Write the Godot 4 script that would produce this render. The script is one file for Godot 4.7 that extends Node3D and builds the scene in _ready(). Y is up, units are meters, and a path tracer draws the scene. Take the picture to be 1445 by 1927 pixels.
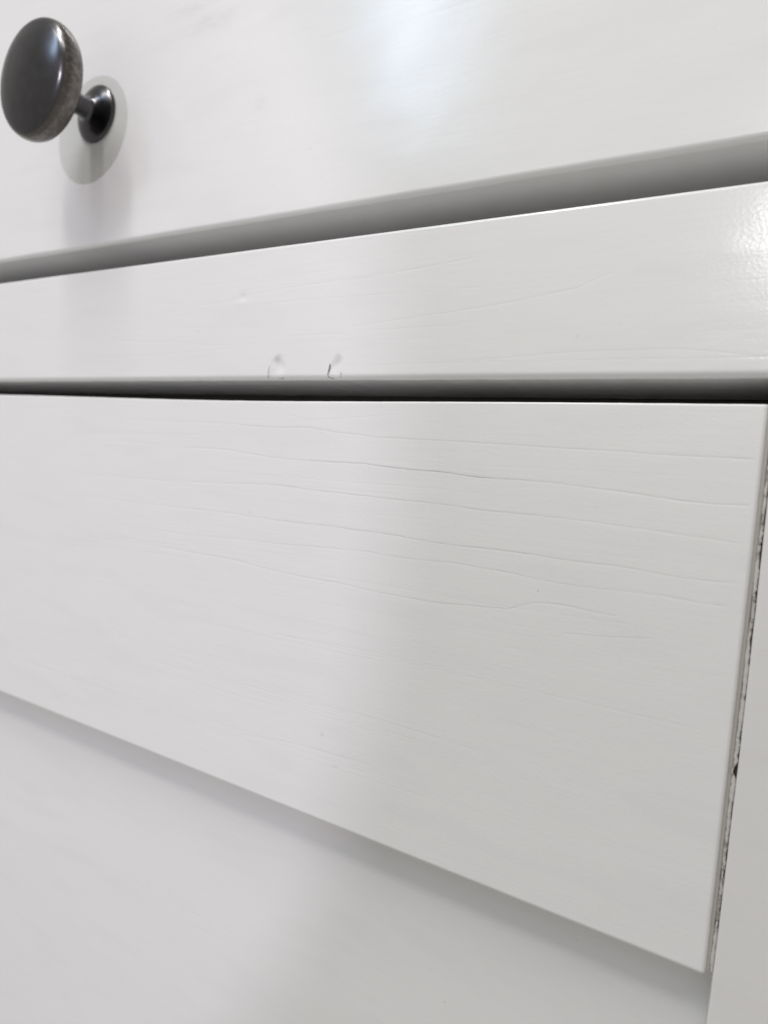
extends Node3D
# A close-up of a white painted cabinet: a drawer front with a dark metal knob, the rail under it with two chips in its
# lower edge, and the top rail, panel and stile of the cabinet door below. Shapes are given in millimetres, x along the
# front, y up, z out of the front; EYE is how high the lens stands over the floor.
const EYE := 0.75
const LEFT := -420.0
const RIGHT := 120.0


func mm(x: float, y: float, z: float) -> Vector3:
	return Vector3(x * 0.001, EYE + y * 0.001, z * 0.001)


func lin(r: float, g: float, b: float) -> Color:
	return Color(r, g, b).linear_to_srgb()


# ---------------------------------------------------------------- shapes

# A smooth sheet of rows of points (absolute metres), as one mesh whose origin is at the given place.
# uv: (left, top, width, height) in mm over the front.
func sheet(rows: Array, from: Vector3, uv: Rect2, loop := false) -> ArrayMesh:
	var nr := rows.size()
	var nc: int = rows[0].size()
	var pos := PackedVector3Array()
	var nor := PackedVector3Array()
	var tex := PackedVector2Array()
	for j in nr:
		var here: PackedVector3Array = rows[j]
		var before: PackedVector3Array = rows[maxi(j - 1, 0)]
		var after: PackedVector3Array = rows[mini(j + 1, nr - 1)]
		for i in nc:
			var a := here[(i - 1 + nc - 1) % (nc - 1)] if loop else here[maxi(i - 1, 0)]
			var b := here[(i + 1) % (nc - 1)] if loop else here[mini(i + 1, nc - 1)]
			var n := (b - a).cross(before[i] - after[i])
			pos.append(here[i] - from)
			nor.append(n.normalized() if n.length() > 1e-14 else Vector3(0, 0, 1))
			tex.append(Vector2((here[i].x * 1000.0 - uv.position.x) / uv.size.x, (uv.position.y - (here[i].y - EYE) * 1000.0) / uv.size.y))
	var idx := PackedInt32Array()
	for j in nr - 1:
		for i in nc - 1:
			var a := j * nc + i
			idx.append_array([a, a + 1, a + nc, a + 1, a + nc + 1, a + nc])
	var arrays := []
	arrays.resize(Mesh.ARRAY_MAX)
	arrays[Mesh.ARRAY_VERTEX] = pos
	arrays[Mesh.ARRAY_NORMAL] = nor
	arrays[Mesh.ARRAY_TEX_UV] = tex
	arrays[Mesh.ARRAY_INDEX] = idx
	var m := ArrayMesh.new()
	m.add_surface_from_arrays(Mesh.PRIMITIVE_TRIANGLES, arrays)
	return m


var wave := FastNoiseLite.new()


func uneven(x: float, y: float, y0: float) -> float:
	return wave.get_noise_2d(x * 1.1 + 900.0, y * 2.2 + y0) + 0.25 * wave.get_noise_2d(x * 4.0, y * 9.0 + 300.0)


# A board with rounded front edges. top/bottom/left/right are its outline, front its face, deep its thickness.
# xs, ys: further columns and rows for a finer surface; chipped: with the two chips.
func board(box: Rect2, front: float, deep: float, radii: Vector3, xs: PackedFloat32Array, ys: PackedFloat32Array, from: Vector3, uv: Rect2, chipped := false, warp := 0.05, edge := 0.08, bow := 0.0) -> ArrayMesh:
	var x0 := box.position.x
	var x1 := box.end.x
	var y0 := box.position.y
	var y1 := box.end.y
	var r := radii.z    # radii: of the top edge, the bottom edge and the sides
	var cols := []      # (x, drop)
	for k in 9:
		var a := PI / 2 * (1.0 - k / 8.0)
		cols.append(Vector2(x0 + r - r * sin(a), r - r * cos(a)))
	for x in xs:
		if x > x0 + r * 1.2 and x < x1 - r * 1.2:
			cols.append(Vector2(x, 0))
	for k in 9:
		var a := PI / 2 * k / 8.0
		cols.append(Vector2(x1 - r + r * sin(a), r - r * cos(a)))
	var lines := []
	r = radii.x
	for k in 11:
		var a := PI / 2 * (1.0 - k / 10.0)
		lines.append(Vector2(y1 - r + r * sin(a), r - r * cos(a)))
	for y in ys:
		if y < y1 - radii.x * 1.2 and y > y0 + radii.y * 1.2:
			lines.append(Vector2(y, 0))
	r = radii.y
	for k in 11:
		var a := PI / 2 * k / 10.0
		lines.append(Vector2(y0 + r - r * sin(a), r - r * cos(a)))
	var rows := []
	for j in range(-7, lines.size() + 7):
		var l: Vector2 = lines[clampi(j, 0, lines.size() - 1)]
		var back := maxf(maxf(-j, j - lines.size() + 1), 0.0) / 7.0
		var row := PackedVector3Array()
		for i in range(-4, cols.size() + 4):
			var c: Vector2 = cols[clampi(i, 0, cols.size() - 1)]
			var side := maxf(maxf(-i, i - cols.size() + 1), 0.0) / 4.0
			var z := front - l.y - c.y
			z = lerpf(z, front - deep, maxf(back, side))
			var y := l.x
			var x := c.x
			var rim_ := clampf((l.y - 0.2 * r) / r, 0.0, 1.0) if r > 0.0 else 0.0
			var rim_x := clampf((c.y - 0.2 * r) / r, 0.0, 1.0)
			y += rim_ * edge * (wave.get_noise_2d(x * 6.0, y0 * 7.0 + j) + 0.7 * wave.get_noise_2d(x * 40.0, y1 * 3.0))
			x += rim_x * edge * (wave.get_noise_2d(y * 6.0, x1 * 9.0) + 0.7 * wave.get_noise_2d(y * 40.0, 5.0))
			if bow != 0.0 and l.x > y1 - 2.0:
				y -= bow * exp(-pow((x + 110.0) / 62.0, 2))
			if back == 0.0 and side == 0.0:
				z += warp * uneven(x, y, y0)
				if chipped:
					z -= chips(x, y)
			row.append(mm(x, y, z))
		rows.append(row)
	return sheet(rows, from, uv)


func steps(a: float, b: float, by: float) -> PackedFloat32Array:
	var out := PackedFloat32Array()
	var n := maxi(1, int(round(absf(b - a) / by)))
	for k in n + 1:
		out.append(lerpf(a, b, float(k) / n))
	return out


# A turned shape round the z axis; profile: (radius, z) in mm, from = its axis at the front.
func lathe(profile: PackedVector2Array, at: Vector2, from: Vector3, n := 72) -> ArrayMesh:
	var rows := []
	for p in profile:
		var row := PackedVector3Array()
		for i in n + 1:
			var a := TAU * i / n
			row.append(mm(at.x + p.x * cos(a), at.y + p.x * sin(a), p.y))
		rows.append(row)
	return sheet(rows, from, Rect2(at.x - 16, at.y + 16, 32, 32), true)


# A smoothed profile through the given (radius, z) points.
func smooth(points: PackedVector2Array, per := 6) -> PackedVector2Array:
	var out := PackedVector2Array()
	for k in points.size() - 1:
		var a := points[maxi(k - 1, 0)]
		var d := points[mini(k + 2, points.size() - 1)]
		for s in per:
			out.append(points[k].cubic_interpolate(points[k + 1], a, d, float(s) / per))
	out.append(points[-1])
	return out


# A flat, thin, ragged sliver along a line on a surface: dirt in a crack of the paint.
func sliver(points: PackedVector2Array, wide: float, seed_: int, from: Vector3) -> ArrayMesh:
	var rows := []
	var path := PackedVector2Array()
	for k in points.size() - 1:
		for s in 7:
			path.append(points[k].lerp(points[k + 1], s / 7.0))
	path.append(points[-1])
	for k in path.size():
		var p := path[k]
		var t := (path[mini(k + 1, path.size() - 1)] - path[maxi(k - 1, 0)]).normalized()
		var n := Vector2(-t.y, t.x)
		var u := float(k) / (path.size() - 1)
		p += n * (0.16 * wave.get_noise_2d(k * 37.0, seed_ * 50.0) + 0.2 * wave.get_noise_2d(k * 91.0, seed_ * 71.0))
		var w := wide * clampf(0.55 + 1.7 * wave.get_noise_2d(k * 43.0, seed_ * 90.0 + 7.0), 0.0, 1.5) * minf(1.0, 4.0 * minf(u, 1.0 - u) + 0.12) * 0.5
		var row := PackedVector3Array()
		for q in [p - n * w, p - n * w * 0.6, p + n * w * 0.6, p + n * w]:
			var lift := 0.035 if row.size() in [1, 2] else -0.03
			row.append(mm(q.x, q.y, rail_face(q.x, q.y) + lift))
		rows.append(row)
	return sheet(rows, from, Rect2(0, 0, 10, 10))


func box_mesh(size: Vector3) -> BoxMesh:
	var b := BoxMesh.new()
	b.size = size
	return b


# ---------------------------------------------------------------- things

func thing(called: String, at: Vector3, label: String, category: String) -> Node3D:
	var o := Node3D.new()
	o.name = called
	add_child(o, true)
	o.position = at
	o.set_meta("label", label)
	o.set_meta("category", category)
	return o


func part(called: String, mesh: Mesh, m: Material, parent: Node3D, at := Vector3.ZERO, label := "") -> MeshInstance3D:
	var o := MeshInstance3D.new()
	o.name = called
	o.mesh = mesh
	o.material_override = m
	o.position = at
	parent.add_child(o, true)
	if label:
		o.set_meta("label", label)
	return o


# ---------------------------------------------------------------- materials

# White gloss paint over wood: fine brush and roller texture, the grain that shows through as relief, hairline cracks
# and small specks as colour. grain: [line, relief, crack darkness from, to (share of its length), darkest].
func paint(area: Rect2, per_mm: float, seed_: int, tone: Color, grain: Array, rough: float, relief := 1.0, stains_and_shade := [], faint := 0) -> StandardMaterial3D:
	var w := int(area.size.x * per_mm)
	var h := int(area.size.y * per_mm)
	var high := Image.create_empty(w, h, false, Image.FORMAT_RF)
	var look := Image.create_empty(w, h, false, Image.FORMAT_RGB8)
	var fine := FastNoiseLite.new()
	fine.seed = seed_
	fine.frequency = 0.02
	fine.fractal_octaves = 2
	var lines := FastNoiseLite.new()
	lines.seed = seed_ + 9
	lines.frequency = 0.02
	lines.fractal_octaves = 3
	var rng := RandomNumberGenerator.new()
	rng.seed = seed_
	var all := grain.duplicate()
	for k in faint:      # many faint lines of grain between the marked ones
		var from_x := area.position.x + area.size.x * rng.randf_range(0.0, 0.6)
		var long := area.size.x * rng.randf_range(0.15, 0.45)
		var y := area.position.y - area.size.y * rng.randf_range(0.03, 0.97)
		var lean := rng.randf_range(-0.01, 0.03)
		var pts := PackedVector2Array()
		for q in 7:
			y += long / 6.0 * lean + rng.randf_range(-0.25, 0.25)
			pts.append(Vector2(from_x + long * q / 6.0, y))
		all.append([pts, rng.randf_range(0.03, 0.10), 0.2, 0.8, rng.randf_range(0.0, 0.035)])
	var dark := PackedFloat32Array()
	dark.resize(w * h)
	var deep := PackedFloat32Array()
	deep.resize(w * h)
	for g in all:
		var pts: PackedVector2Array = g[0]
		var reach := int(3.2 * per_mm)
		for k in pts.size() - 1:
			var xa := int((pts[k].x - area.position.x) * per_mm)
			var xb := int((pts[k + 1].x - area.position.x) * per_mm)
			for x in range(maxi(xa, 0), mini(xb, w)):
				var t := float(x - xa) / maxi(xb - xa, 1)
				var y := pts[k].cubic_interpolate(pts[k + 1], pts[maxi(k - 1, 0)], pts[mini(k + 2, pts.size() - 1)], t).y
				y += 0.07 * lines.get_noise_2d(x * 1.3, k * 0.0 + pts[0].y * 400.0)
				var u := (k + t) / (pts.size() - 1)
				var ends := smoothstep(0.0, 0.2, u) * smoothstep(1.0, 0.985, u)
				var vary := 0.75 + 0.5 * lines.get_noise_2d(x * 0.7, 77.0 + pts[0].x * 9.0)
				var crack: float = g[4] * smoothstep(g[2] - 0.1, g[2] + 0.06, u) * smoothstep(g[3] + 0.1, g[3] - 0.06, u) * clampf(vary + 0.3 * lines.get_noise_2d(x * 4.0, 5.0), 0.0, 1.2)
				var fy := (area.position.y - y) * per_mm
				for yy in range(maxi(int(fy) - reach, 0), mini(int(fy) + reach, h)):
					var d := (yy - fy) / per_mm
					var at := yy * w + x
					var step := exp(-d / 0.8) if d > 0 else exp(d / 0.12)
					deep[at] += g[1] * ends * vary * (-exp(-d * d / 0.035) - 0.8 * step)
					dark[at] = maxf(dark[at], crack * exp(-d * d / 0.005))
	for k in int(area.size.x * area.size.y / 700.0):
		var sx := rng.randi_range(2, w - 4)
		var sy := rng.randi_range(2, h - 4)
		var s := rng.randf_range(0.05, 0.3)
		var size := rng.randf_range(0.05, 0.13) * per_mm
		for yy in range(-2, 3):
			for xx in range(-2, 3):
				var at := clampi(sy + yy, 0, h - 1) * w + clampi(sx + xx, 0, w - 1)
				dark[at] = maxf(dark[at], s * exp(-(xx * xx + yy * yy) / (2.0 * size * size)))
	for st in stains_and_shade:      # rubbed spots, and shade painted in the rail's chips: centre, half sizes, darkness
		var c := Vector2((st[0] - area.position.x) * per_mm, (area.position.y - st[1]) * per_mm)
		for yy in range(maxi(0, int(c.y - 2.2 * st[3] * per_mm)), mini(h, int(c.y + 2.2 * st[3] * per_mm))):
			for xx in range(maxi(0, int(c.x - 2.2 * st[2] * per_mm)), mini(w, int(c.x + 2.2 * st[2] * per_mm))):
				var d := Vector2((xx - c.x) / (st[2] * per_mm), (yy - c.y) / (st[3] * per_mm)).length_squared()
				var patchy := 0.75 + 0.8 * lines.get_noise_2d(xx / per_mm * 8.0, yy / per_mm * 40.0)
				dark[yy * w + xx] = maxf(dark[yy * w + xx], st[4] * exp(-d * 1.2) * clampf(patchy, 0.2, 1.2))
	var base := tone
	for y in h:
		for x in w:
			var mx := x / per_mm
			var my := y / per_mm
			var peel := fine.get_noise_2d(mx * 55.0, my * 70.0)
			var brush := lines.get_noise_2d(mx * 2.2, my * 48.0)
			high.set_pixel(x, y, Color(0.5 + deep[y * w + x] + relief * (0.045 * peel + 0.035 * brush), 0, 0))
			var rub := lines.get_noise_2d(mx * 1.0 + 400.0, my * 5.0 + 90.0)
			var d := (1.0 - dark[y * w + x]) * (1.0 - 0.018 * smoothstep(0.1, 0.6, rub) + 0.006 * brush)
			look.set_pixel(x, y, Color(base.r * d, base.g * d, base.b * d).linear_to_srgb())
	var m := StandardMaterial3D.new()
	m.albedo_texture = ImageTexture.create_from_image(look)
	m.heightmap_enabled = true
	m.heightmap_texture = ImageTexture.create_from_image(high)
	m.heightmap_scale = 0.01
	m.roughness = rough
	m.metallic_specular = 0.5
	return m


func plain(tone: Color, rough: float) -> StandardMaterial3D:
	var m := StandardMaterial3D.new()
	m.albedo_color = tone.linear_to_srgb()
	m.roughness = rough
	return m


func gunmetal(low: Vector3, high: Vector3, rough: float, fine: float) -> StandardMaterial3D:
	var n := FastNoiseLite.new()
	n.seed = 31
	n.frequency = 0.03
	n.fractal_octaves = 4
	var t := NoiseTexture2D.new()
	t.width = 512
	t.height = 512
	t.seamless = true
	t.noise = n
	var ramp := Gradient.new()
	ramp.set_color(0, lin(low.x, low.y, low.z))
	ramp.set_color(1, lin(high.x, high.y, high.z))
	t.color_ramp = ramp
	var r := NoiseTexture2D.new()
	r.width = 512
	r.height = 512
	r.seamless = true
	r.noise = n
	var rr := Gradient.new()
	rr.set_color(0, Color(0.8, 0.8, 0.8))
	rr.set_color(1, Color(1, 1, 1))
	r.color_ramp = rr
	var m := StandardMaterial3D.new()
	m.albedo_texture = t
	m.roughness_texture = r
	m.roughness = rough
	m.metallic = 1.0
	m.uv1_triplanar = true
	m.uv1_scale = Vector3.ONE * fine
	return m


# ---------------------------------------------------------------- lamps

func glow(c: Color, e: float) -> StandardMaterial3D:
	var m := StandardMaterial3D.new()
	m.albedo_color = Color(0.9, 0.9, 0.9)
	m.emission_enabled = true
	m.emission = c
	m.emission_energy_multiplier = e
	return m


func panel_lamp(called: String, at: Vector3, to: Vector3, up: Vector3, size: Vector2, c: Color, energy: float, label: String) -> void:
	var o := thing(called, at, label, "lamp")
	o.look_at_from_position(at, to, up)
	part("housing", box_mesh(Vector3(size.x + 0.02, size.y + 0.02, 0.03)), plain(Color(0.6, 0.6, 0.6), 0.5), o, Vector3(0, 0, 0.025))
	part("light_panel", box_mesh(Vector3(size.x, size.y, 0.008)), glow(c, 0.3), o, Vector3(0, 0, 0.005))
	var l := AreaLight3D.new()
	l.name = "area_light"
	l.area_size = size
	l.light_color = c
	l.light_energy = energy
	l.area_range = 12.0
	l.area_attenuation = 2.0
	l.shadow_enabled = true
	l.position = Vector3(0, 0, -0.006)
	o.add_child(l)


func added_spot(called: String, at: Vector3, to: Vector3, radius: float, soft: float, size: float, c: Color, energy: float, label: String) -> void:
	var o := thing(called, at, label, "lamp")
	o.look_at_from_position(at, to, Vector3.UP)
	var can := CylinderMesh.new()
	can.top_radius = size * 1.2 + 0.02
	can.bottom_radius = size * 1.2 + 0.02
	can.height = 0.12
	var body := part("lamp_body", can, plain(Color(0.5, 0.5, 0.5), 0.5), o, Vector3(0, 0, 0.075))
	body.rotation_degrees.x = 90
	var disc := CylinderMesh.new()
	disc.top_radius = size
	disc.bottom_radius = size
	disc.height = 0.01
	var face := part("lamp_lens", disc, glow(c, 0.3), o, Vector3(0, 0, 0.006))
	face.rotation_degrees.x = 90
	var l := SpotLight3D.new()
	l.name = "spot_light"
	l.light_color = c
	l.light_energy = energy
	l.light_size = size
	l.spot_range = 12.0
	l.spot_attenuation = 2.0
	l.spot_angle = rad_to_deg(atan(radius / at.distance_to(to)))
	l.spot_angle_attenuation = soft
	l.shadow_enabled = true
	l.position = Vector3(0, 0, -0.01)
	o.add_child(l)


# ---------------------------------------------------------------- the two chips in the rail's lower edge

func chip(x: float, y: float, mid: float, half: float, top: float, deep: float) -> float:
	# a scoop: rounded at its upper end, steep on the side of the crack, open at the board's lower edge
	var u := (x - mid) / half + 0.10 * sin(y * 1.7 + mid) - 0.12 * (y - 25.0) / 3.0
	var v := clampf((top - y) / 6.0, 0.0, 1.0)
	var wide := sqrt(1.0 - pow(1.0 - v, 2.0))
	if v <= 0.0 or wide < 0.02:
		return 0.0
	u /= maxf(wide, 0.05)
	var across := pow(maxf(0.0, 1.0 - u * u), 1.5)
	return deep * across * smoothstep(0.0, 0.42, v) * (1.0 - 0.55 * smoothstep(0.42, 1.0, v))


func chips(x: float, y: float) -> float:
	return chip(x, y, -94.9, 2.7, 28.9, 0.36) + chip(x, y, -78.6, 2.1, 28.6, 0.3) + 0.10 * exp(-(Vector2(x, y * 1.4).distance_squared_to(Vector2(-107.2, 42.6 * 1.4))) / 2.2) - 0.07 * exp(-(Vector2(x, y * 1.4).distance_squared_to(Vector2(-107.2, 41.0 * 1.4))) / 2.0)


func rail_face(x: float, y: float) -> float:
	var r := 1.3
	var drop := 0.0
	if y < 22.6 + r:
		drop = r - sqrt(maxf(r * r - pow(22.6 + r - y, 2), 0.0))
	return 0.05 * uneven(x, y, 22.6) - drop - chips(x, y)


# Where the stile's edge meets the rail, from top to bottom.
func joint(y: float) -> float:
	return 5.05 + 0.22 * sin((y + 75.0) * 0.033) + 0.05 * wave.get_noise_1d(y * 5.0)


func _ready() -> void:
	wave.seed = 4
	wave.frequency = 0.02
	# camera
	var cam := Camera3D.new()
	cam.name = "camera"
	cam.position = mm(0, 0, 116)
	cam.rotation_degrees = Vector3(-2.3, 28.65, 5.08)
	cam.near = 0.01
	cam.far = 60.0
	add_child(cam)
	var at := CameraAttributesPhysical.new()
	at.frustum_near = 0.01
	at.frustum_far = 60.0
	at.frustum_focal_length = 12.0 / 0.81592
	at.frustum_focus_distance = 0.121
	at.exposure_aperture = 9.5
	cam.attributes = at
	cam.fov = 78.42
	cam.current = true
	# the light of the room
	var env := Environment.new()
	env.background_mode = Environment.BG_COLOR
	env.background_color = lin(0.375, 0.362, 0.349)
	env.tonemap_mode = Environment.TONE_MAPPER_LINEAR
	env.tonemap_exposure = 1.03
	env.sdfgi_enabled = true
	env.ssao_enabled = true
	env.ssil_enabled = true
	var we := WorldEnvironment.new()
	we.name = "environment"
	we.environment = env
	add_child(we)
	# a strip light over the cabinet, square to its front: the knob's long straight shadow
	panel_lamp("ceiling_strip_light", mm(-250, 900, 450), mm(-250, 0, 450), Vector3(0, 0, 1), Vector2(0.09, 0.5), lin(1.0, 0.98, 0.965), 0.52, "long white strip light high above the drawer, square to the cabinet front")
	# a wide soft panel in front of it and above: the shade under the top rail
	panel_lamp("ceiling_panel_light", mm(-250, 1450, 1050), mm(-150, 0, 0), Vector3(0, 0, 1), Vector2(1.2, 0.2), lin(1.0, 0.985, 0.96), 0.68, "wide white ceiling panel light above and in front of the cabinet")
	# a cool panel farther out on the far side: the blue sheen on the drawer
	panel_lamp("wall_panel_light", mm(-930, 1380, 1500), mm(-60, 60, 0), Vector3.UP, Vector2(0.2, 0.55), lin(0.56, 0.75, 1.0), 0.38, "narrow cool blue panel light high on the far side of the knob")
	# added spots behind the photographer; cones shaped so their edges form a phone's shadow
	added_spot("added_spot", mm(-30, 400, 1450), mm(-279, -15, 0), 0.223, 0.035, 0.012, lin(0.93, 0.86, 1.0), 0.42, "added pin spot in front of the cabinet, its cone edge standing in for a phone shadow")
	added_spot("fill_lamp", mm(115, 640, 1500), mm(14, 150, 0), 0.150, 0.45, 0.04, lin(0.99, 0.97, 1.0), 0.38, "round lamp above the photographer, its cone shaped to fill the drawer front beside the pin spot")

	# ------------------------------------------------ the cabinet: body and the rail between drawer and door
	var white := Color(0.80, 0.80, 0.79)
	var cab := thing("cabinet", mm(-150, -260, -24), "white painted wooden cabinet with a dark knob, a chipped rail and cracked wood grain", "cabinet")
	var c0 := cab.position
	part("cabinet_body", box_mesh(Vector3(0.54, 0.47, 0.30)), plain(Color(0.10, 0.09, 0.075), 0.7), cab, mm(-150, -25, -174.5) - c0)
	var rail_uv := Rect2(-230, 54, 250, 32)
	var rail_x := steps(LEFT, -215, 8.0) + steps(-212, -112, 2.0) + steps(-111, -103, 0.4) + steps(-102.5, -73, 0.18) + steps(-72, 10, 1.2) + steps(14, RIGHT, 8.0)
	var rail_y := steps(53, 45, 1.0) + steps(44.5, 39.5, 0.4) + steps(39, 30, 0.9) + steps(29.4, 24, 0.22)
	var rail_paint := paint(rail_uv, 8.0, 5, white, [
		[PackedVector2Array([Vector2(-169.1, 35.3), Vector2(-146.9, 33.4), Vector2(-127.3, 32.4), Vector2(-109.6, 30.8)]), 0.12, 0.5, 0.5, 0.02],
		[PackedVector2Array([Vector2(-129.1, 41.4), Vector2(-110.7, 41.9), Vector2(-98.9, 43.5), Vector2(-84.3, 44.2), Vector2(-71.3, 44.5)]), 0.14, 0.5, 0.9, 0.02],
		[PackedVector2Array([Vector2(-84.0, 33.2), Vector2(-64.4, 35.0), Vector2(-42.9, 36.8), Vector2(-27.9, 38.9), Vector2(-21.7, 41.2)]), 0.16, 0.2, 0.9, 0.03],
		[PackedVector2Array([Vector2(-80.9, 43.8), Vector2(-61.8, 45.2), Vector2(-48.3, 46.2)]), 0.14, 0.2, 0.9, 0.02],
		[PackedVector2Array([Vector2(-57.1, 26.0), Vector2(-40.0, 26.6), Vector2(-28.4, 27.4), Vector2(-17.7, 27.5), Vector2(-8.0, 27.3), Vector2(3.0, 25.9)]), 0.10, 0.2, 0.9, 0.03]], 0.17, 0.8, [[-95.2, 27.2, 0.9, 1.3, 0.16], [-78.3, 26.9, 0.8, 1.3, 0.14], [-107.0, 43.3, 1.2, 0.5, 0.07]], 12)  # the spots at the two chips paint the shade of their hollows
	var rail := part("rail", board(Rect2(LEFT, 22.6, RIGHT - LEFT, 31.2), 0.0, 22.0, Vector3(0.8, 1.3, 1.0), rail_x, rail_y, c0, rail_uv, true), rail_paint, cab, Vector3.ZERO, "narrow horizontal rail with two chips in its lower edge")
	var dirt := plain(Color(0.10, 0.085, 0.07), 0.9)
	var marks := [
		[PackedVector2Array([Vector2(-97.3, 26.0), Vector2(-97.4, 25.0), Vector2(-97.5, 24.1), Vector2(-97.4, 23.3), Vector2(-97.6, 22.9)]), 0.36],
		[PackedVector2Array([Vector2(-94.6, 23.2), Vector2(-94.0, 22.9), Vector2(-93.4, 22.95), Vector2(-92.9, 23.05)]), 0.22],
		[PackedVector2Array([Vector2(-80.2, 26.2), Vector2(-80.2, 25.4), Vector2(-80.35, 24.6), Vector2(-80.6, 23.6), Vector2(-80.2, 23.0)]), 0.6],
		[PackedVector2Array([Vector2(-80.5, 23.2), Vector2(-79.9, 22.95), Vector2(-79.2, 22.9)]), 0.26],
		[PackedVector2Array([Vector2(-77.2, 24.3), Vector2(-77.1, 23.9), Vector2(-77.25, 23.5), Vector2(-77.3, 23.0)]), 0.2]]
	for k in marks.size():
		part("paint_crack", sliver(marks[k][0], marks[k][1], k, c0), dirt, rail)

	# ------------------------------------------------ the drawer and its knob
	var d0 := mm(-150, 60.5, -20)
	var drw := Node3D.new()
	drw.name = "drawer"
	drw.position = d0 - c0
	drw.set_meta("label", "white drawer with a round dark metal knob")
	cab.add_child(drw, true)
	var drawer_uv := Rect2(-250, 190, 275, 132)
	var drawer_paint := paint(drawer_uv, 5.5, 17, white, [], 0.2, 0.65, [[-124.0, 112.0, 11.0, 2.6, 0.08], [-132.0, 117.0, 9.0, 2.0, 0.07], [-106.5, 88.1, 1.8, 1.8, 0.06], [-150.0, 92.0, 3.0, 8.0, 0.025]], 14)
	part("drawer_front", board(Rect2(LEFT, 60.5, RIGHT - LEFT, 149.5), 0.0, 19.0, Vector3(1.0, 1.2, 1.0), steps(LEFT, RIGHT, 3.0), steps(209, 61, 3.0), d0, drawer_uv, false, 0.12), drawer_paint, drw)
	var metal := gunmetal(Vector3(0.085, 0.083, 0.088), Vector3(0.115, 0.112, 0.116), 0.26, 14.0)
	var worn := gunmetal(Vector3(0.075, 0.07, 0.066), Vector3(0.25, 0.228, 0.208), 0.3, 30.0)
	var hub := Vector2(-166.8, 97.6)
	var turned := smooth(PackedVector2Array([Vector2(7.75, 0.02), Vector2(7.8, 0.7), Vector2(7.4, 1.3), Vector2(6.0, 2.1), Vector2(4.2, 2.8), Vector2(3.1, 3.5), Vector2(2.75, 4.6), Vector2(2.8, 8.0), Vector2(3.1, 12.0), Vector2(3.7, 12.7), Vector2(6.0, 12.9), Vector2(11.0, 13.2), Vector2(13.4, 13.9), Vector2(14.4, 15.2), Vector2(14.75, 16.8), Vector2(14.5, 18.3), Vector2(13.7, 19.4), Vector2(12.2, 20.2), Vector2(9.0, 21.1), Vector2(5.0, 21.7), Vector2(2.0, 21.95), Vector2(0.01, 22.0)]))
	var rim_from := 0
	while turned[rim_from].x < 13.0:
		rim_from += 1
	var rim_to := turned.size() - 1
	while turned[rim_to].x < 14.0:
		rim_to -= 1
	var pieces := [["knob_stem", turned.slice(0, rim_from + 1), metal, "dark metal knob's flared foot and neck"], ["knob_rim", turned.slice(rim_from, rim_to + 1), worn, "worn brighter rim of the knob"], ["knob_face", turned.slice(rim_to), metal, "dark gunmetal face of the round knob"]]
	for piece in pieces:
		var k := part(piece[0], lathe(piece[1], hub, mm(hub.x, hub.y, 0), 96), piece[2], drw, mm(hub.x, hub.y, -0.3) - d0, piece[3])
		k.rotation_degrees = Vector3(1.8, -0.8, 0.0)      # it sits a little askew

	# ------------------------------------------------ the door below: top rail, panel, stile and the filled joint
	var o0 := mm(-150, -260, -22)
	var door := Node3D.new()
	door.name = "door"
	door.position = o0 - c0
	door.set_meta("label", "white framed door with cracked wood grain on its top rail")
	cab.add_child(door, true)
	var top_uv := Rect2(-215, 19.5, 222, 96)
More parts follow.
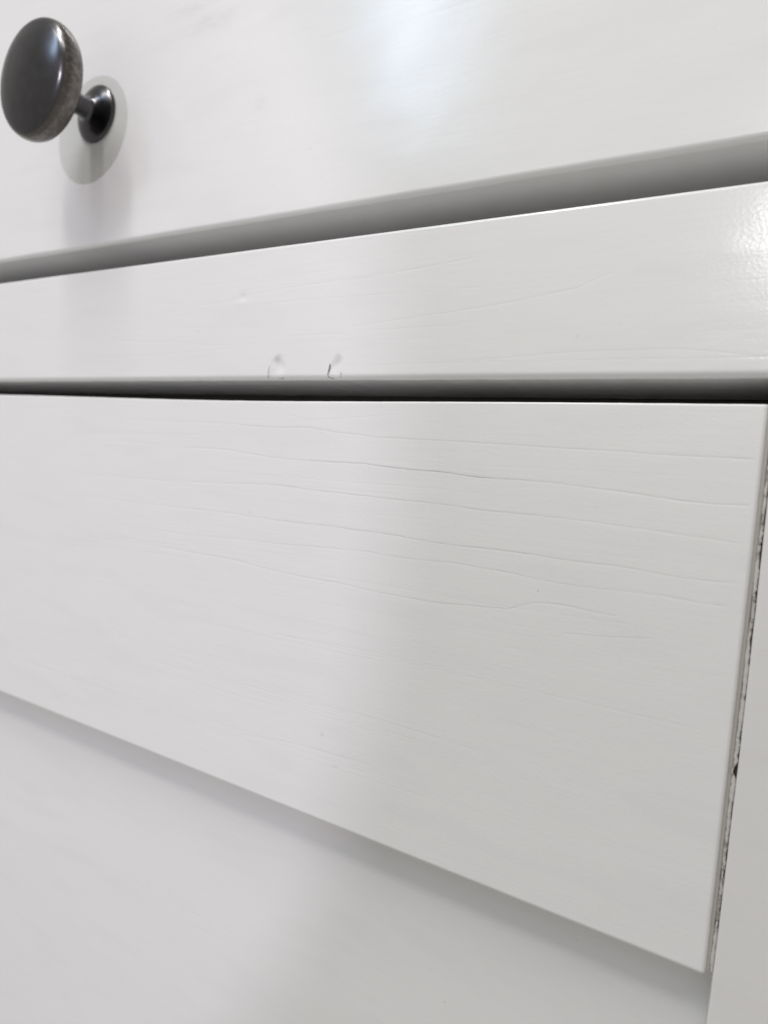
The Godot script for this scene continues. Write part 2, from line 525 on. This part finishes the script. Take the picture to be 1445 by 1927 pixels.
	var top_paint := paint(top_uv, 9.0, 2, white, [
		[PackedVector2Array([Vector2(-204.2, 4.8), Vector2(-169.6, 5.7), Vector2(-146.6, 6.1), Vector2(-132.1, 5.8), Vector2(-119.1, 5.6), Vector2(-107.8, 5.6), Vector2(-102.1, 5.1), Vector2(-94.9, 4.6), Vector2(-89.6, 4.4), Vector2(-83.1, 4.4), Vector2(-75.5, 4.5), Vector2(-69.6, 4.6), Vector2(-65.1, 4.3), Vector2(-60.2, 4.1), Vector2(-56.0, 4.0), Vector2(-51.4, 4.0), Vector2(-46.4, 3.7), Vector2(-43.2, 3.5), Vector2(-37.9, 3.6), Vector2(-32.9, 3.6), Vector2(-28.4, 3.5), Vector2(-24.0, 3.2), Vector2(-18.8, 2.9), Vector2(-15.1, 2.7), Vector2(-11.2, 2.4), Vector2(-7.5, 2.1), Vector2(-4.4, 2.0), Vector2(-1.5, 2.0), Vector2(1.1, 2.1), Vector2(3.3, 2.2)]), 0.28, 0.33, 0.66, 0.42],
		[PackedVector2Array([Vector2(-190.0, 12.6), Vector2(-160.0, 12.4), Vector2(-132.7, 12.0), Vector2(-121.5, 12.1), Vector2(-107.7, 12.0), Vector2(-98.0, 11.6), Vector2(-91.9, 11.6), Vector2(-86.0, 11.9), Vector2(-81.7, 11.5), Vector2(-76.2, 11.0), Vector2(-71.5, 10.8), Vector2(-67.6, 10.4), Vector2(-63.2, 10.4), Vector2(-57.2, 10.3), Vector2(-50.3, 10.3), Vector2(-43.9, 10.2), Vector2(-35.8, 10.1), Vector2(-27.2, 9.9), Vector2(-21.2, 9.9), Vector2(-15.8, 9.8), Vector2(-11.3, 9.6), Vector2(-6.7, 9.6), Vector2(-2.2, 9.6), Vector2(3.4, 9.6)]), 0.22, 0.25, 0.75, 0.14],
		[PackedVector2Array([Vector2(-93.8, 15.3), Vector2(-87.7, 14.1), Vector2(-83.4, 13.7), Vector2(-76.5, 14.1), Vector2(-68.1, 14.8), Vector2(-60.7, 15.5)]), 0.12, 0.3, 0.6, 0.05],
		[PackedVector2Array([Vector2(-195.0, -4.6), Vector2(-170.0, -4.5), Vector2(-146.1, -4.0), Vector2(-131.1, -3.5), Vector2(-119.0, -3.1), Vector2(-107.0, -2.5), Vector2(-95.8, -1.9), Vector2(-89.0, -1.9), Vector2(-81.7, -2.1), Vector2(-73.5, -2.2), Vector2(-66.3, -2.3), Vector2(-60.1, -2.4), Vector2(-54.2, -2.4), Vector2(-47.4, -2.5), Vector2(-42.6, -2.8), Vector2(-36.5, -2.8), Vector2(-29.6, -2.8), Vector2(-22.7, -2.9), Vector2(-16.6, -3.1), Vector2(-11.6, -3.3), Vector2(-6.9, -3.6), Vector2(-2.4, -3.7), Vector2(2.8, -4.0)]), 0.21, 0.3, 0.7, 0.2],
		[PackedVector2Array([Vector2(-195.0, -10.2), Vector2(-172.0, -10.4), Vector2(-150.8, -10.1), Vector2(-130.4, -10.0), Vector2(-121.0, -9.8), Vector2(-107.1, -9.7), Vector2(-95.8, -9.9), Vector2(-86.7, -9.9), Vector2(-76.8, -9.7), Vector2(-70.1, -9.8), Vector2(-62.4, -9.8), Vector2(-55.2, -10.1), Vector2(-47.7, -10.3), Vector2(-41.8, -10.2), Vector2(-35.8, -10.1), Vector2(-30.8, -10.1), Vector2(-25.6, -10.3), Vector2(-20.6, -10.3), Vector2(-15.9, -10.2), Vector2(-10.9, -10.5), Vector2(-6.2, -10.7), Vector2(-1.7, -10.7), Vector2(2.6, -10.4)]), 0.23, 0.3, 0.8, 0.2],
		[PackedVector2Array([Vector2(-165.0, -16.4), Vector2(-142.0, -16.8), Vector2(-121.3, -16.5), Vector2(-109.0, -16.0), Vector2(-99.1, -15.5), Vector2(-92.9, -15.4), Vector2(-83.3, -14.9), Vector2(-73.6, -14.4), Vector2(-67.0, -14.1), Vector2(-60.7, -14.3), Vector2(-54.7, -14.2), Vector2(-46.2, -13.8), Vector2(-41.5, -14.0), Vector2(-35.4, -14.1), Vector2(-29.6, -14.5), Vector2(-25.1, -14.7), Vector2(-18.8, -14.6), Vector2(-10.6, -14.2), Vector2(-4.3, -14.4), Vector2(1.5, -14.4)]), 0.19, 0.3, 0.8, 0.1],
		[PackedVector2Array([Vector2(-198.0, -22.6), Vector2(-176.0, -22.0), Vector2(-155.1, -21.4), Vector2(-129.3, -20.8), Vector2(-117.2, -20.9), Vector2(-104.3, -20.8), Vector2(-96.1, -21.4), Vector2(-86.9, -21.8), Vector2(-78.3, -21.9), Vector2(-71.5, -21.9), Vector2(-64.3, -22.3), Vector2(-56.9, -22.3), Vector2(-50.5, -22.3), Vector2(-43.8, -21.8), Vector2(-40.7, -21.5), Vector2(-34.7, -21.0), Vector2(-32.8, -20.1), Vector2(-30.3, -19.1), Vector2(-27.3, -18.7), Vector2(-23.7, -18.6), Vector2(-19.8, -18.9), Vector2(-15.0, -18.9)]), 0.23, 0.35, 0.8, 0.12],
		[PackedVector2Array([Vector2(-25.7, -23.8), Vector2(-22.1, -23.4), Vector2(-18.0, -23.0), Vector2(-13.0, -22.3), Vector2(-8.9, -21.7)]), 0.14, 0.3, 0.8, 0.04],
		[PackedVector2Array([Vector2(-102.6, -62.8), Vector2(-83.6, -60.3), Vector2(-70.3, -59.5), Vector2(-60.8, -59.1)]), 0.14, 0.3, 0.8, 0.06]], 0.34, 1.2, [[-74.0, -56.0, 0.5, 0.6, 0.16], [-70.0, -62.0, 0.7, 0.4, 0.07], [-60.0, -20.0, 0.5, 0.3, 0.06]], 46)
	part("top_rail", board(Rect2(LEFT, -75.4, 3.9 - LEFT, 93.8), 0.0, 20.0, Vector3(0.45, 0.9, 0.75), steps(LEFT, -220, 8.0) + steps(-215, 3, 0.8), steps(16, -74, 1.5), o0, top_uv, false, 0.06, 0.12, 0.75), top_paint, door, Vector3.ZERO, "wide top rail with cracked wood grain")
	var panel_uv := Rect2(-260, -60, 280, 200)
	part("panel", board(Rect2(LEFT, -260, 30.0 - LEFT, 198), -8.0, 6.0, Vector3(0.5, 0.5, 0.5), steps(LEFT, 28, 4.0), steps(-63, -258, 4.0), o0, panel_uv, false, 0.1), paint(panel_uv, 4.0, 8, white, [], 0.4, 1.0, [], 30), door, Vector3.ZERO, "flat recessed panel under the top rail")
	var stile_uv := Rect2(0, 20, 60, 160)
	var rows := []
	var outline := [Vector2(0.0, -20.0), Vector2(0.0, -9.0), Vector2(0.0, -4.0), Vector2(0.0, -1.75), Vector2(0.03, -1.6), Vector2(0.1, -1.48), Vector2(0.22, -1.42), Vector2(0.5, -1.4), Vector2(2.0, -1.4), Vector2(8.0, -1.4), Vector2(30.0, -1.4), Vector2(80.0, -1.4), Vector2(115.0, -1.4), Vector2(115.0, -20.0)]
	for y in steps(20.0, -260.0, 0.5):
		var row := PackedVector3Array()
		for q in outline:
			row.append(mm(joint(y) + q.x, y, q.y))
		rows.append(row)
	part("stile", sheet(rows, o0, stile_uv), paint(stile_uv, 6.0, 12, Color(0.76, 0.75, 0.735), [], 0.4, 0.8), door, Vector3.ZERO, "upright stile beside the cracked joint")
	rows = []
	var seam := []
	var groove := []
	for y in steps(17.5, -75.0, 0.12):
		var gap := maxf(0.0, 0.06 + 0.24 * wave.get_noise_2d(y * 9.0, 40.0) + 0.13 * wave.get_noise_2d(y * 42.0, 90.0) + 0.08 * smoothstep(-32.0, -18.0, y)) + 0.6 * exp(-pow((y + 41.2) / 0.9, 2))
		var e := joint(y) - gap
		var lump := 0.012 * wave.get_noise_2d(y * 50.0, 3.0) + 0.07 * wave.get_noise_2d(y * 14.0, 8.0)
		var edge_in := 0.14 * wave.get_noise_2d(y * 30.0, 55.0) + 0.3 * wave.get_noise_2d(y * 7.0, 65.0)
		var row := PackedVector3Array()
		for q in [Vector2(4.5, -3.0), Vector2(4.55 + edge_in, -1.75), Vector2(4.68 + edge_in, -1.5 + lump), Vector2(4.8 + edge_in, -1.4 + lump), Vector2(e - 0.25, -1.42 + lump), Vector2(e - 0.08, -1.5 + lump * 1.3), Vector2(e, -1.75), Vector2(e, -3.0)]:
			row.append(mm(minf(q.x, e), y, q.y))
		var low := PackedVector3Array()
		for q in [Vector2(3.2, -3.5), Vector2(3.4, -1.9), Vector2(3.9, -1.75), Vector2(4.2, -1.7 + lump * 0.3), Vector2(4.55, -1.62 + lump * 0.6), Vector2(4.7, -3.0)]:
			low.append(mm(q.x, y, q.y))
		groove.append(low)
		rows.append(row)
		seam.append(PackedVector3Array([mm(e - 0.1, y, -2.6), mm(e, y, -1.95), mm(joint(y) + 0.02, y, -1.95), mm(joint(y) + 0.1, y, -2.6)]))
	part("joint_filler", sheet(rows, o0, Rect2(0, 20, 20, 100)), plain(Color(0.60, 0.58, 0.545), 0.7), door, Vector3.ZERO, "ragged bead of old filler in the cracked joint")
	part("shade_groove", sheet(groove, o0, Rect2(0, 20, 20, 100)), plain(Color(0.68, 0.655, 0.62), 0.6), door, Vector3.ZERO, "groove beside the top rail, its taupe tone painted as the shade of the rail edge")  # taupe colour stands in for shade on the rail's rounded edge
	part("seam_dirt", sheet(seam, o0, Rect2(0, 20, 20, 100)), plain(Color(0.06, 0.05, 0.042), 0.95), door, Vector3.ZERO, "dark broken crack along the stile")
